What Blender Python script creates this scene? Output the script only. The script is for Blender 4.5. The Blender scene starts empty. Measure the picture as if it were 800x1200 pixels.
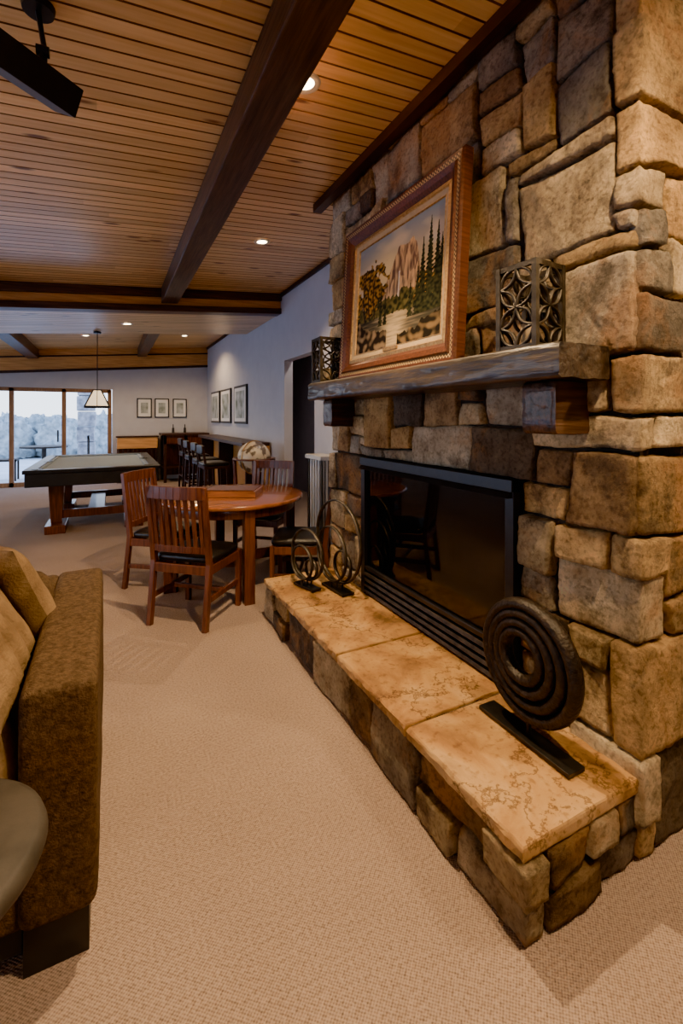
import bpy, bmesh, math, random
from mathutils import Vector, Matrix, noise
random.seed(7)
PI=math.pi
# ------------------------------------------------------------ materials
def newmat(name):
    m=bpy.data.materials.new(name); m.use_nodes=True
    nt=m.node_tree; b=nt.nodes['Principled BSDF']
    return m,nt,b
def L(nt,a,b): nt.links.new(a,b)
def N(nt,t,**k):
    n=nt.nodes.new(t)
    for a,v in k.items(): setattr(n,a,v)
    return n
def coords(nt,scale=(1,1,1)):
    tc=N(nt,'ShaderNodeTexCoord'); mp=N(nt,'ShaderNodeMapping')
    mp.inputs['Scale'].default_value=scale
    L(nt,tc.outputs['Object'],mp.inputs['Vector']); return mp.outputs['Vector']
def ramp(nt,fac,stops):
    r=N(nt,'ShaderNodeValToRGB'); e=r.color_ramp.elements
    while len(e)<len(stops): e.new(0.5)
    for i,(p,c) in enumerate(stops):
        e[i].position=p; e[i].color=(c[0],c[1],c[2],1)
    L(nt,fac,r.inputs['Fac']); return r.outputs['Color']
def bump(nt,b,h,strength,dist=0.01):
    bp=N(nt,'ShaderNodeBump'); bp.inputs['Strength'].default_value=strength
    bp.inputs['Distance'].default_value=dist
    L(nt,h,bp.inputs['Height']); L(nt,bp.outputs['Normal'],b.inputs['Normal'])
def math_(nt,op,a,b=None,c=None):
    n=N(nt,'ShaderNodeMath',operation=op)
    for i,x in enumerate((a,b,c)):
        if x is None: continue
        if isinstance(x,(int,float)): n.inputs[i].default_value=x
        else: L(nt,x,n.inputs[i])
    return n.outputs[0]
def mixc(nt,mode,fac,a,b):
    n=N(nt,'ShaderNodeMix',data_type='RGBA',blend_type=mode)
    for i,x in ((0,fac),(6,a),(7,b)):
        if isinstance(x,(int,float)): n.inputs[i].default_value=x
        elif isinstance(x,tuple): n.inputs[i].default_value=(x[0],x[1],x[2],1)
        else: L(nt,x,n.inputs[i])
    return n.outputs[2]
def noisy(name,c1,c2,scale=5,rough=.6,metal=0,bs=.1,bscale=None,stretch=(1,1,1),spec=.5,coat=0,detail=6,lo=.3,hi=.7):
    m,nt,b=newmat(name); v=coords(nt,stretch)
    n=N(nt,'ShaderNodeTexNoise'); n.inputs['Scale'].default_value=scale; n.inputs['Detail'].default_value=detail
    L(nt,v,n.inputs['Vector'])
    L(nt,ramp(nt,n.outputs['Fac'],[(lo,c1),(hi,c2)]),b.inputs['Base Color'])
    b.inputs['Roughness'].default_value=rough; b.inputs['Metallic'].default_value=metal
    b.inputs['Specular IOR Level'].default_value=spec
    b.inputs['Coat Weight'].default_value=coat
    n2=N(nt,'ShaderNodeTexNoise'); n2.inputs['Scale'].default_value=bscale or scale*4; n2.inputs['Detail'].default_value=4
    L(nt,v,n2.inputs['Vector'])
    if bs: bump(nt,b,n2.outputs['Fac'],bs)
    return m
def wood(name,c1,c2,axis='x',k=4,rough=.4,bs=.15,coat=0,st=14):
    s={'x':(1,st,st),'y':(st,1,st),'z':(st,st,1)}[axis]
    return noisy(name,c1,c2,scale=k,rough=rough,bs=bs,stretch=s,bscale=k*2,coat=coat)
def emis(name,c,s):
    m,nt,b=newmat(name)
    b.inputs['Base Color'].default_value=(*c,1)
    b.inputs['Emission Color'].default_value=(*c,1); b.inputs['Emission Strength'].default_value=s
    return m

def stone_mat():
    m,nt,b=newmat('field_stone'); v=coords(nt)
    at=N(nt,'ShaderNodeAttribute'); at.attribute_name='Col'
    n=N(nt,'ShaderNodeTexNoise'); n.inputs['Scale'].default_value=5; n.inputs['Detail'].default_value=10; n.inputs['Roughness'].default_value=.7
    L(nt,v,n.inputs['Vector'])
    c=mixc(nt,'MULTIPLY',1.0,at.outputs['Color'],ramp(nt,n.outputs['Fac'],[(.34,(.40,.36,.32)),(.44,(.82,.78,.72)),(.54,(1.1,1.08,1.02)),(.66,(1.6,1.55,1.42))]))
    n2=N(nt,'ShaderNodeTexNoise'); n2.inputs['Scale'].default_value=2.9; n2.inputs['Detail'].default_value=9; n2.inputs['Distortion'].default_value=.6; n2.inputs['Roughness'].default_value=.62
    L(nt,v,n2.inputs['Vector'])
    f=ramp(nt,n2.outputs['Fac'],[(.53,(0,0,0)),(.64,(.55,.55,.55))])
    c=mixc(nt,'MIX',f,c,(.44,.21,.07))
    n5=N(nt,'ShaderNodeTexNoise'); n5.inputs['Scale'].default_value=3.7; n5.inputs['Detail'].default_value=10; n5.inputs['Roughness'].default_value=.74
    mp=N(nt,'ShaderNodeMapping'); mp.inputs['Location'].default_value=(7,3,1); L(nt,v,mp.inputs['Vector']); L(nt,mp.outputs[0],n5.inputs['Vector'])
    f=ramp(nt,n5.outputs['Fac'],[(.54,(0,0,0)),(.63,(.68,.68,.68))])
    c=mixc(nt,'MIX',f,c,(.070,.050,.034))
    n3=N(nt,'ShaderNodeTexNoise'); n3.inputs['Scale'].default_value=60; n3.inputs['Detail'].default_value=6
    L(nt,v,n3.inputs['Vector'])
    c=mixc(nt,'MULTIPLY',.6,c,ramp(nt,n3.outputs['Fac'],[(.36,(.5,.47,.45)),(.5,(1.08,1.08,1.08))]))
    L(nt,c,b.inputs['Base Color']); b.inputs['Roughness'].default_value=.8; b.inputs['Specular IOR Level'].default_value=.3
    n4=N(nt,'ShaderNodeTexNoise'); n4.inputs['Scale'].default_value=20; n4.inputs['Detail'].default_value=10; n4.inputs['Roughness'].default_value=.75
    L(nt,v,n4.inputs['Vector']); bump(nt,b,n4.outputs['Fac'],1.0,.03)
    return m
def slab_mat():
    m,nt,b=newmat('flagstone'); v=coords(nt)
    n=N(nt,'ShaderNodeTexNoise'); n.inputs['Scale'].default_value=3.2; n.inputs['Detail'].default_value=10; n.inputs['Distortion'].default_value=.5; n.inputs['Roughness'].default_value=.6
    L(nt,v,n.inputs['Vector'])
    c=ramp(nt,n.outputs['Fac'],[(.32,(.13,.065,.025)),(.42,(.30,.155,.055)),(.52,(.43,.25,.095)),(.62,(.50,.325,.15)),(.74,(.27,.16,.075))])
    n1=N(nt,'ShaderNodeTexNoise'); n1.inputs['Scale'].default_value=1.7; n1.inputs['Detail'].default_value=12; n1.inputs['Roughness'].default_value=.66
    L(nt,v,n1.inputs['Vector'])
    vein=math_(nt,'ABSOLUTE',math_(nt,'SUBTRACT',n1.outputs['Fac'],.5))
    c=mixc(nt,'MULTIPLY',.85,c,ramp(nt,vein,[(.002,(.28,.22,.17)),(.010,(1,1,1))]))
    n2=N(nt,'ShaderNodeTexNoise'); n2.inputs['Scale'].default_value=40; n2.inputs['Detail'].default_value=7
    L(nt,v,n2.inputs['Vector'])
    c=mixc(nt,'MULTIPLY',.6,c,ramp(nt,n2.outputs['Fac'],[(.32,(.5,.42,.32)),(.45,(1,1,1))]))
    L(nt,c,b.inputs['Base Color']); b.inputs['Roughness'].default_value=.6; b.inputs['Specular IOR Level'].default_value=.3
    bump(nt,b,n2.outputs['Fac'],.45,.007); return m
def plank_mat():
    m,nt,b=newmat('pine_planks')
    tc=N(nt,'ShaderNodeTexCoord'); sp=N(nt,'ShaderNodeSeparateXYZ'); L(nt,tc.outputs['Object'],sp.inputs[0])
    pl=math_(nt,'FLOOR',math_(nt,'DIVIDE',sp.outputs['Y'],PW))
    off=math_(nt,'MULTIPLY',pl,3.37)
    xs=math_(nt,'ADD',sp.outputs['X'],off)
    seg=math_(nt,'FLOOR',math_(nt,'DIVIDE',xs,2.3))
    cb=N(nt,'ShaderNodeCombineXYZ'); L(nt,pl,cb.inputs[0]); L(nt,seg,cb.inputs[1])
    wn=N(nt,'ShaderNodeTexWhiteNoise'); L(nt,cb.outputs[0],wn.inputs['Vector'])
    cg=N(nt,'ShaderNodeCombineXYZ'); L(nt,math_(nt,'MULTIPLY',xs,1.1),cg.inputs[0]); L(nt,math_(nt,'MULTIPLY',sp.outputs['Y'],26),cg.inputs[1])
    n=N(nt,'ShaderNodeTexNoise'); n.inputs['Scale'].default_value=1.6; n.inputs['Detail'].default_value=6; L(nt,cg.outputs[0],n.inputs['Vector'])
    c=ramp(nt,n.outputs['Fac'],[(.3,(.78,.48,.20)),(.7,(.94,.66,.34))])
    c=mixc(nt,'MULTIPLY',1.0,c,ramp(nt,wn.outputs['Value'],[(0,(.76,.74,.70)),(1,(1.04,1.04,1.02))]))
    ck=N(nt,'ShaderNodeCombineXYZ'); L(nt,math_(nt,'MULTIPLY',xs,3.4),ck.inputs[0]); L(nt,math_(nt,'DIVIDE',sp.outputs['Y'],PW),ck.inputs[1])
    vo=N(nt,'ShaderNodeTexVoronoi'); vo.inputs['Scale'].default_value=.62; L(nt,ck.outputs[0],vo.inputs['Vector'])
    kf=ramp(nt,vo.outputs['Distance'],[(.08,(1,1,1)),(.16,(0,0,0))])
    c=mixc(nt,'MIX',kf,c,(.18,.07,.02))
    L(nt,c,b.inputs['Base Color']); b.inputs['Roughness'].default_value=.36
    b.inputs['Coat Weight'].default_value=.4; b.inputs['Coat Roughness'].default_value=.25
    bump(nt,b,n.outputs['Fac'],.1,.004); return m
def carpet_mat():
    m,nt,b=newmat('loop_carpet')
    tc=N(nt,'ShaderNodeTexCoord'); sp=N(nt,'ShaderNodeSeparateXYZ'); L(nt,tc.outputs['Object'],sp.inputs[0])
    w=math_(nt,'SINE',math_(nt,'MULTIPLY',sp.outputs['X'],2*PI/.0105))
    w2=math_(nt,'SINE',math_(nt,'MULTIPLY',sp.outputs['Y'],2*PI/.009))
    h=math_(nt,'MULTIPLY',w,w2)
    n=N(nt,'ShaderNodeTexNoise'); n.inputs['Scale'].default_value=110; n.inputs['Detail'].default_value=3; L(nt,tc.outputs['Object'],n.inputs['Vector'])
    n2=N(nt,'ShaderNodeTexNoise'); n2.inputs['Scale'].default_value=1.2; n2.inputs['Detail'].default_value=4; L(nt,tc.outputs['Object'],n2.inputs['Vector'])
    hh=math_(nt,'ADD',math_(nt,'MULTIPLY',h,.4),math_(nt,'MULTIPLY',n.outputs['Fac'],1.8))
    c=ramp(nt,math_(nt,'MULTIPLY',math_(nt,'ADD',hh,.3),.6),[(.2,(.11,.078,.060)),(.55,(.30,.218,.168)),(.9,(.46,.355,.285))])
    c=mixc(nt,'MULTIPLY',.6,c,ramp(nt,n2.outputs['Fac'],[(.35,(.82,.8,.8)),(.65,(1.05,1.05,1.05))]))
    L(nt,c,b.inputs['Base Color']); b.inputs['Roughness'].default_value=.95; b.inputs['Specular IOR Level'].default_value=.1
    bump(nt,b,hh,.7,.004); return m
PW=.088
M_stone=stone_mat(); M_slab=slab_mat(); M_plank=plank_mat(); M_carpet=carpet_mat()
M_groove=noisy('plank_groove',(.17,.075,.025),(.26,.12,.045),20,.7,bs=0)
M_mortar=noisy('mortar',(.030,.020,.014),(.075,.052,.035),20,.95,bs=.4)
M_wall=noisy('painted_wall',(.50,.495,.53),(.54,.535,.565),6,.8,bs=.05,bscale=60)
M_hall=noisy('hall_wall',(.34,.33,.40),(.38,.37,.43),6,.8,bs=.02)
M_beamY=wood('dark_beam_y',(.030,.016,.011),(.11,.060,.036),'y',3,.4,.3,coat=.1)
M_beamX=wood('dark_beam_x',(.045,.020,.012),(.14,.070,.038),'x',3,.38,.3)
M_trim=wood('dark_trim',(.03,.014,.01),(.07,.03,.018),'y',3,.45,.1)
M_gold=wood('honey_fascia',(.50,.24,.07),(.72,.38,.13),'x',3,.4,.1)
M_mantel=wood('hewn_mantel',(.010,.008,.007),(.085,.060,.042),'y',2.6,.42,.8,coat=.28,st=8)
M_corbel=wood('corbel_wood',(.022,.010,.006),(.12,.058,.030),'x',3,.42,.5,coat=.25)
M_black=noisy('black_metal',(.008,.008,.009),(.016,.016,.016),30,.35,bs=.03)
M_char=noisy('charcoal_metal',(.03,.026,.021),(.09,.075,.058),25,.45,metal=.6,bs=.2)
M_bronze=noisy('dark_bronze',(.008,.006,.005),(.035,.024,.016),40,.45,metal=.3,bs=.5,bscale=90)
M_cherry=wood('cherry_wood',(.055,.016,.007),(.16,.052,.022),'z',4,.32,.08,coat=.2)
M_cherryX=wood('cherry_top',(.14,.045,.016),(.33,.12,.045),'x',3,.22,.04,coat=.5)
M_leather=noisy('black_leather',(.006,.006,.007),(.014,.013,.013),12,.35,bs=.15,bscale=120)
M_sofa=noisy('brown_chenille',(.046,.027,.014),(.115,.070,.038),75,.9,bs=.5,bscale=170,spec=.2)
M_pillow=noisy('olive_gold_velvet',(.15,.092,.042),(.28,.185,.095),14,.8,bs=.4,bscale=110,spec=.25)
M_grey=noisy('dark_slate',(.03,.026,.022),(.06,.05,.042),14,.6,bs=.1,spec=.3)
M_white=noisy('white_paint',(.62,.62,.62),(.7,.7,.7),5,.5,bs=.02)
M_frameblk=noisy('black_frame',(.01,.01,.01),(.02,.02,.02),10,.4,bs=0)
M_mat=noisy('picture_mat',(.72,.72,.7),(.78,.78,.76),5,.8,bs=0)
M_art=noisy('landscape_print',(.12,.16,.10),(.55,.58,.6),6,.6,bs=0)
M_cloth=noisy('billiard_cloth',(.26,.32,.38),(.31,.38,.45),40,.9,bs=.1)
M_doorfr=wood('door_frame_wood',(.20,.10,.05),(.32,.18,.09),'z',4,.4,.05)
M_glow=emis('lamp_glow',(1,.80,.5),25)
M_shade=emis('pendant_glass',(1,.82,.55),1.2)
M_globe=noisy('antique_globe_map',(.12,.08,.045),(.62,.52,.36),7,.4,bs=.02,detail=8,lo=.46,hi=.52,coat=.3)
M_snow=noisy('patio_ground',(.65,.7,.76),(.85,.88,.92),1.5,.8,bs=.1)
M_hedge=noisy('shrub_frosted',(.22,.27,.28),(.60,.66,.68),5,.9,bs=.4)
M_pillar=noisy('grey_stone',(.22,.22,.24),(.65,.65,.66),7,.9,bs=.5)
M_log=noisy('ceramic_log',(.05,.03,.02),(.35,.22,.12),12,.9,bs=.6)
M_gilt=noisy('gilt',(.40,.22,.07),(.66,.42,.16),60,.35,metal=.6,bs=.3)
M_liner=noisy('linen_liner',(.44,.31,.155),(.52,.38,.21),40,.8,bs=.1)
M_framew=wood('frame_wood',(.060,.018,.009),(.15,.050,.022),'z',6,.36,.06,coat=.25)
def glass_mat():
    m=bpy.data.materials.new('fire_glass'); m.use_nodes=True; nt=m.node_tree; nt.nodes.clear()
    o=N(nt,'ShaderNodeOutputMaterial'); g=N(nt,'ShaderNodeBsdfGlossy'); t=N(nt,'ShaderNodeBsdfTransparent'); mx=N(nt,'ShaderNodeMixShader'); fr=N(nt,'ShaderNodeFresnel')
    g.inputs['Roughness'].default_value=.035; g.inputs['Color'].default_value=(.78,.78,.78,1); t.inputs['Color'].default_value=(.6,.57,.55,1)
    fr.inputs['IOR'].default_value=1.78
    L(nt,fr.outputs[0],mx.inputs[0]); L(nt,t.outputs[0],mx.inputs[1]); L(nt,g.outputs[0],mx.inputs[2]); L(nt,mx.outputs[0],o.inputs[0]); return m
M_glass=glass_mat()
def pattern_mat():
    m,nt,b=newmat('greek_key_band'); v=coords(nt,(1,1,1))
    ck=N(nt,'ShaderNodeTexChecker'); ck.inputs['Scale'].default_value=100; L(nt,v,ck.inputs['Vector'])
    ck.inputs['Color1'].default_value=(.50,.33,.14,1); ck.inputs['Color2'].default_value=(.05,.025,.014,1)
    L(nt,ck.outputs['Color'],b.inputs['Base Color']); b.inputs['Roughness'].default_value=.4; return m
M_key=pattern_mat()
def attr_mat():
    m,nt,b=newmat('oil_painting'); at=N(nt,'ShaderNodeAttribute'); at.attribute_name='Col'
    L(nt,at.outputs['Color'],b.inputs['Base Color']); b.inputs['Roughness'].default_value=.7; b.inputs['Specular IOR Level'].default_value=.15; return m
M_oil=attr_mat()

# ------------------------------------------------------------ builder
class B:
    def __init__(s): s.v=[];s.f=[];s.mi=[];s.sm=[];s.mats=[];s.col={}
    def add(s,vs,fs,mat,smooth=False,M=None,col=None):
        if mat not in s.mats: s.mats.append(mat)
        k=s.mats.index(mat); o=len(s.v)
        for i,p in enumerate(vs):
            p=Vector(p)
            if M is not None: p=M@p
            s.v.append(p)
            if col is not None: s.col[o+i]=col[i] if isinstance(col,list) else col
        for f in fs: s.f.append([i+o for i in f]); s.mi.append(k); s.sm.append(smooth)
    def box(s,x0,x1,y0,y1,z0,z1,mat,M=None):
        vs=[(x0,y0,z0),(x1,y0,z0),(x1,y1,z0),(x0,y1,z0),(x0,y0,z1),(x1,y0,z1),(x1,y1,z1),(x0,y1,z1)]
        s.add(vs,[(0,3,2,1),(4,5,6,7),(0,1,5,4),(1,2,6,5),(2,3,7,6),(3,0,4,7)],mat,False,M)
    def rbox(s,x0,x1,y0,y1,z0,z1,r,mat,M=None,n=8,puff=0,wob=0):
        c=Vector(((x0+x1)/2,(y0+y1)/2,(z0+z1)/2)); h=Vector(((x1-x0)/2,(y1-y0)/2,(z1-z0)/2))
        def ax(hh):
            e=[-hh,-hh+.25*r,-hh+.55*r,-hh+r]
            return e+[-(hh-r)+2*(hh-r)*k/n for k in range(1,n)]+[-q for q in e[::-1]]
        for a in range(3):
            u,w=(a+1)%3,(a+2)%3
            U=ax(h[u]);W=ax(h[w])
            for sg in(-1,1):
                vs=[]
                for q in W:
                    for p in U:
                        pt=Vector((0,0,0)); pt[a]=sg*h[a]; pt[u]=p; pt[w]=q
                        inn=Vector([max(-(h[k]-r),min(h[k]-r,pt[k])) for k in range(3)])
                        d=(pt-inn); d=d.normalized() if d.length>1e-9 else Vector((0,0,0))
                        o=inn+d*r
                        if puff: o[a]+=sg*puff*(1-(p/h[u])**2)*(1-(q/h[w])**2)
                        if wob: o+=d*wob*noise.noise((o+c)*7)
                        vs.append(o+c)
                m=len(U)
                fs=[(j*m+i,j*m+i+1,(j+1)*m+i+1,(j+1)*m+i) for j in range(len(W)-1) for i in range(m-1)]
                if sg<0: fs=[f[::-1] for f in fs]
                s.add(vs,fs,mat,True,M)
    def hexa(s,vs,mat,M=None):
        s.add(vs,[(0,3,2,1),(4,5,6,7),(0,1,5,4),(1,2,6,5),(2,3,7,6),(3,0,4,7)],mat,False,M)
    def beam(s,p0,p1,w,h,mat,M=None,w1=None,h1=None):
        p0=Vector(p0);p1=Vector(p1);d=(p1-p0).normalized()
        up=Vector((0,0,1)) if abs(d.z)<.95 else Vector((0,1,0))
        r=d.cross(up).normalized(); u=r.cross(d)
        w1=w1 or w; h1=h1 or h
        vs=[p0-r*w/2-u*h/2,p0+r*w/2-u*h/2,p0+r*w/2+u*h/2,p0-r*w/2+u*h/2,p1-r*w1/2-u*h1/2,p1+r*w1/2-u*h1/2,p1+r*w1/2+u*h1/2,p1-r*w1/2+u*h1/2]
        s.hexa(vs,mat,M)
    def cyl(s,p0,p1,r0,r1,mat,n=24,M=None,smooth=True):
        p0=Vector(p0);p1=Vector(p1);d=(p1-p0).normalized()
        a=Vector((0,0,1)) if abs(d.z)<.9 else Vector((1,0,0))
        r=d.cross(a).normalized(); u=r.cross(d)
        vs=[]
        for p,q in ((p0,r0),(p1,r1)):
            for i in range(n):
                t=2*PI*i/n; vs.append(p+(r*math.cos(t)+u*math.sin(t))*q)
        s.add(vs,[(i,(i+1)%n,n+(i+1)%n,n+i) for i in range(n)],mat,smooth,M)
        s.add(vs,[tuple(range(n-1,-1,-1)),tuple(range(n,2*n))],mat,False,M)
    def tube(s,pts,r,mat,closed=False,n=8,M=None,ref=None,rx=None):
        pts=[Vector(p) for p in pts]; m=len(pts); vs=[]; rx=rx or r
        for i,p in enumerate(pts):
            a=pts[(i-1)%m] if (closed or i>0) else p
            c=pts[(i+1)%m] if (closed or i<m-1) else p
            d=(c-a).normalized()
            q=Vector(ref) if ref else (Vector((0,0,1)) if abs(d.z)<.9 else Vector((1,0,0)))
            rr=d.cross(q).normalized(); u=rr.cross(d)
            for j in range(n):
                t=2*PI*j/n; vs.append(p+rr*math.cos(t)*r+u*math.sin(t)*rx)
        fs=[]
        for i in range(m if closed else m-1):
            for j in range(n):
                fs.append((i*n+j,i*n+(j+1)%n,((i+1)%m)*n+(j+1)%n,((i+1)%m)*n+j))
        s.add(vs,fs,mat,True,M)
        if not closed: s.add(vs,[tuple(range(n-1,-1,-1)),tuple((m-1)*n+j for j in range(n))],mat,False,M)
    def lathe(s,prof,mat,n=36,M=None):
        vs=[];m=len(prof)
        for i in range(n):
            t=2*PI*i/n
            for (r,z) in prof: vs.append((r*math.cos(t),r*math.sin(t),z))
        fs=[]
        for i in range(n):
            for j in range(m-1):
                k=((i+1)%n)
                fs.append((i*m+j,k*m+j,k*m+j+1,i*m+j+1))
        s.add(vs,fs,mat,True,M)
    def cushion(s,c,sz,mat,e=.35,M=None,nu=28,nv=18,fold=0,ez=None):
        ez=ez or e
        def p_(x,k): return math.copysign(abs(x)**k,x)
        vs=[]
        for j in range(nv+1):
            ph=-PI/2+PI*j/nv
            for i in range(nu):
                th=2*PI*i/nu
                x=p_(math.cos(ph),ez)*p_(math.cos(th),e); y=p_(math.cos(ph),ez)*p_(math.sin(th),e); z=p_(math.sin(ph),ez)
                q=Vector((x*sz[0]/2,y*sz[1]/2,z*sz[2]/2))
                if fold:
                    q*=1+fold*noise.noise(Vector((q.x*9+c[0],q.y*9,q.z*9)))
                vs.append(q+Vector(c))
        fs=[(j*nu+i,j*nu+(i+1)%nu,(j+1)*nu+(i+1)%nu,(j+1)*nu+i) for j in range(nv) for i in range(nu)]
        s.add(vs,fs,mat,True,M)
    def build(s,name,bevel=0,parent=None,M=None,seg=2):
        me=bpy.data.meshes.new(name); me.from_pydata([tuple(v) for v in s.v],[],s.f)
        for m in s.mats: me.materials.append(m)
        me.polygons.foreach_set('material_index',s.mi); me.polygons.foreach_set('use_smooth',s.sm)
        if s.col:
            a=me.color_attributes.new('Col','FLOAT_COLOR','POINT')
            for i,c in s.col.items(): a.data[i].color=(c[0],c[1],c[2],1)
        me.update()
        o=bpy.data.objects.new(name,me); bpy.context.scene.collection.objects.link(o)
        if bevel:
            md=o.modifiers.new('bev','BEVEL'); md.width=bevel; md.segments=seg; md.limit_method='ANGLE'; md.angle_limit=math.radians(50); md.harden_normals=False
        if parent: o.parent=parent
        if M is not None: o.matrix_world=M
        return o
def empty(name,loc=(0,0,0)):
    o=bpy.data.objects.new(name,None); bpy.context.scene.collection.objects.link(o); o.empty_display_size=.1; return o
def facing(loc,fx,fy):
    a=math.atan2(-fx,fy)
    return Matrix.Translation(Vector(loc))@Matrix.Rotation(a,4,'Z')

XF=1.49; YN=.86; YFAR=3.08; HX=.985; HH=.28; XW=2.07; YW=11.2
XL=-5.0; YB=-3.5; XR=4.0
def cz(x): return 2.924+.08*x

# ------------------------------------------------------------ room shell
b=B(); b.box(XL,XR,YB,YW+.1,-.08,0,M_carpet); b.build('floor')
def plank_sheet(b,x0,x1,y0,y1,off):
    g=.0055;k=math.floor(y0/PW)
    pts=[(y0,0)]
    y=(k+1)*PW
    while y<y1-.01:
        if y-g>y0: pts+= [(y-g,0),(y-g*.4,.008),(y+g*.4,.008),(y+g,0)]
        y+=PW
    pts.append((y1,0)); vs=[]
    for (yy,d) in pts: vs+=[(x0,yy,cz(x0)+off+d),(x1,yy,cz(x1)+off+d)]
    fl=[];gr=[]
    for i in range(len(pts)-1):
        f=(2*i,2*i+2,2*i+3,2*i+1)
        (gr if (pts[i][1]>0 or pts[i+1][1]>0) else fl).append(f)
    b.add(vs,fl,M_plank); b.add(vs,gr,M_groove)
def sbox(b,x0,x1,y0,y1,t,bt,mat):
    b.hexa([(x0,y0,cz(x0)+bt),(x1,y0,cz(x1)+bt),(x1,y1,cz(x1)+bt),(x0,y1,cz(x0)+bt),(x0,y0,cz(x0)+t),(x1,y0,cz(x1)+t),(x1,y1,cz(x1)+t),(x0,y1,cz(x0)+t)],mat)
b=B()
plank_sheet(b,XL,XR,YB,YW+.1,0)
sbox(b,XL,XR,YB,YW+.1,.12,.015,M_trim)
b.build('ceiling')
b=B(); plank_sheet(b,XL+.01,XW-.01,6.06,7.62,-.262); sbox(b,XL+.01,XW-.01,6.06,7.62,-.01,-.245,M_gold)
b.build('soffit')
for (x0,x1) in ((.54,.73),(-1.51,-1.32),(-3.56,-3.37)):
    b=B(); sbox(b,x0,x1,YB,5.84,-.002,-.19,M_beamY); b.build('ceiling_beam',.008)
    b=B(); sbox(b,x0,x1,7.63,YW,-.002,-.19,M_beamY); b.build('ceiling_beam',.008)
b=B()
sbox(b,XL,XW-.005,5.85,6.05,-.002,-.10,M_beamX); sbox(b,XL,XW-.005,5.90,6.05,-.10,-.20,M_gold); sbox(b,XL,XW-.005,5.87,6.05,-.20,-.275,M_beamX)
b.build('ceiling_beam',.005)
b=B()
D0,D1,DH=4.76,5.77,2.17
b.box(XW,XW+.12,YFAR-.03,D0,0,3.12,M_wall); b.box(XW,XW+.12,D1,YW,0,3.12,M_wall); b.box(XW,XW+.12,D0,D1,DH,3.12,M_wall)
b.build('wall_right')
b=B()
b.box(0.03,XR,YW,YW+.12,0,3.26,M_wall); b.box(-3.63,.03,YW,YW+.12,2.03,3.0,M_wall); b.box(XL,-3.63,YW,YW+.12,0,2.8,M_wall)
b.build('wall_far')
b=B(); sbox(b,XL,XW,YW-.03,YW,-.0,-.42,M_gold); sbox(b,XL,XW,YW-.05,YW,-.42,-.47,M_trim); sbox(b,XL,XW,YW-.05,YW,-.13,-.16,M_trim); b.build('trim_1')
b=B(); b.box(3.3,3.4,YFAR,YW,0,3.2,M_hall); b.build('wall_hall')
b=B(); b.box(XR-.1,XR,YB,.9,0,3.24,M_wall); b.build('wall_side')
b=B(); b.box(XL,-3.6,YB-.12,YB,0,3.1,M_wall); b.box(-1.6,XR,YB-.12,YB,0,3.25,M_wall); b.box(-3.6,-1.6,YB-.12,YB,2.2,2.85,M_wall); b.box(-3.6,-1.6,YB-.12,YB,0,.5,M_wall); b.build('wall_back')
b=B()
for x in (-3.6,-2.63,-1.66): b.box(x,x+.06,YB-.1,YB-.02,.5,2.2,M_doorfr)
b.box(-3.6,-1.6,YB-.1,YB-.02,.5,.56,M_doorfr); b.box(-3.6,-1.6,YB-.1,YB-.02,2.14,2.2,M_doorfr); b.build('window_1')
b=B()
b.box(XL-.12,XL,YB,.4,0,2.6,M_wall);b.box(XL-.12,XL,.4,10.2,2.25,2.6,M_wall);b.box(XL-.12,XL,10.2,YW,0,2.6,M_wall);b.box(XL-.12,XL,4.2,4.8,0,2.25,M_wall)
b.build('wall_left')
b=B()
for y in (.4,2.3,4.14,4.8,6.6,8.4,10.14): b.box(XL-.1,XL-.02,y,y+.06,0,2.25,M_doorfr)
b.box(XL-.1,XL-.02,.4,10.2,2.17,2.25,M_doorfr); b.box(XL-.1,XL-.02,.4,10.2,0,.08,M_doorfr); b.build('window_2')
b=B()
for x in (-3.62,-2.72,-1.83,-.92,-.06): b.box(x,x+.08,YW+.01,YW+.09,0,2.02,M_doorfr)
b.box(-3.6,.0,YW+.01,YW+.09,1.95,2.03,M_doorfr); b.box(-3.6,0,YW+.01,YW+.09,0,.09,M_doorfr)
b.box(-1.0,-.97,YW-.02,YW+.01,.9,1.15,M_black)
b.build('door_1',.004)
b=B(); sbox(b,XW-.03,XW,YFAR+.12,5.85,-.003,-.05,M_trim); sbox(b,XW-.03,XW,7.63,YW-.05,-.003,-.05,M_trim); b.build('trim_2')
b=B(); sbox(b,1.38,1.45,.78,3.2,-.001,-.062,M_trim); sbox(b,1.45,XR-.1,.76,.82,-.001,-.062,M_trim); b.build('trim_3')
b=B(); b.box(XW-.02,XW,YFAR+.1,D0,0,.1,M_white); b.box(XW-.02,XW,D1,YW,0,.1,M_white); b.build('baseboard_right',.004)
b=B(); b.box(.05,XW-.02,YW-.02,YW,0,.1,M_white); b.build('baseboard_far',.004)
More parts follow.
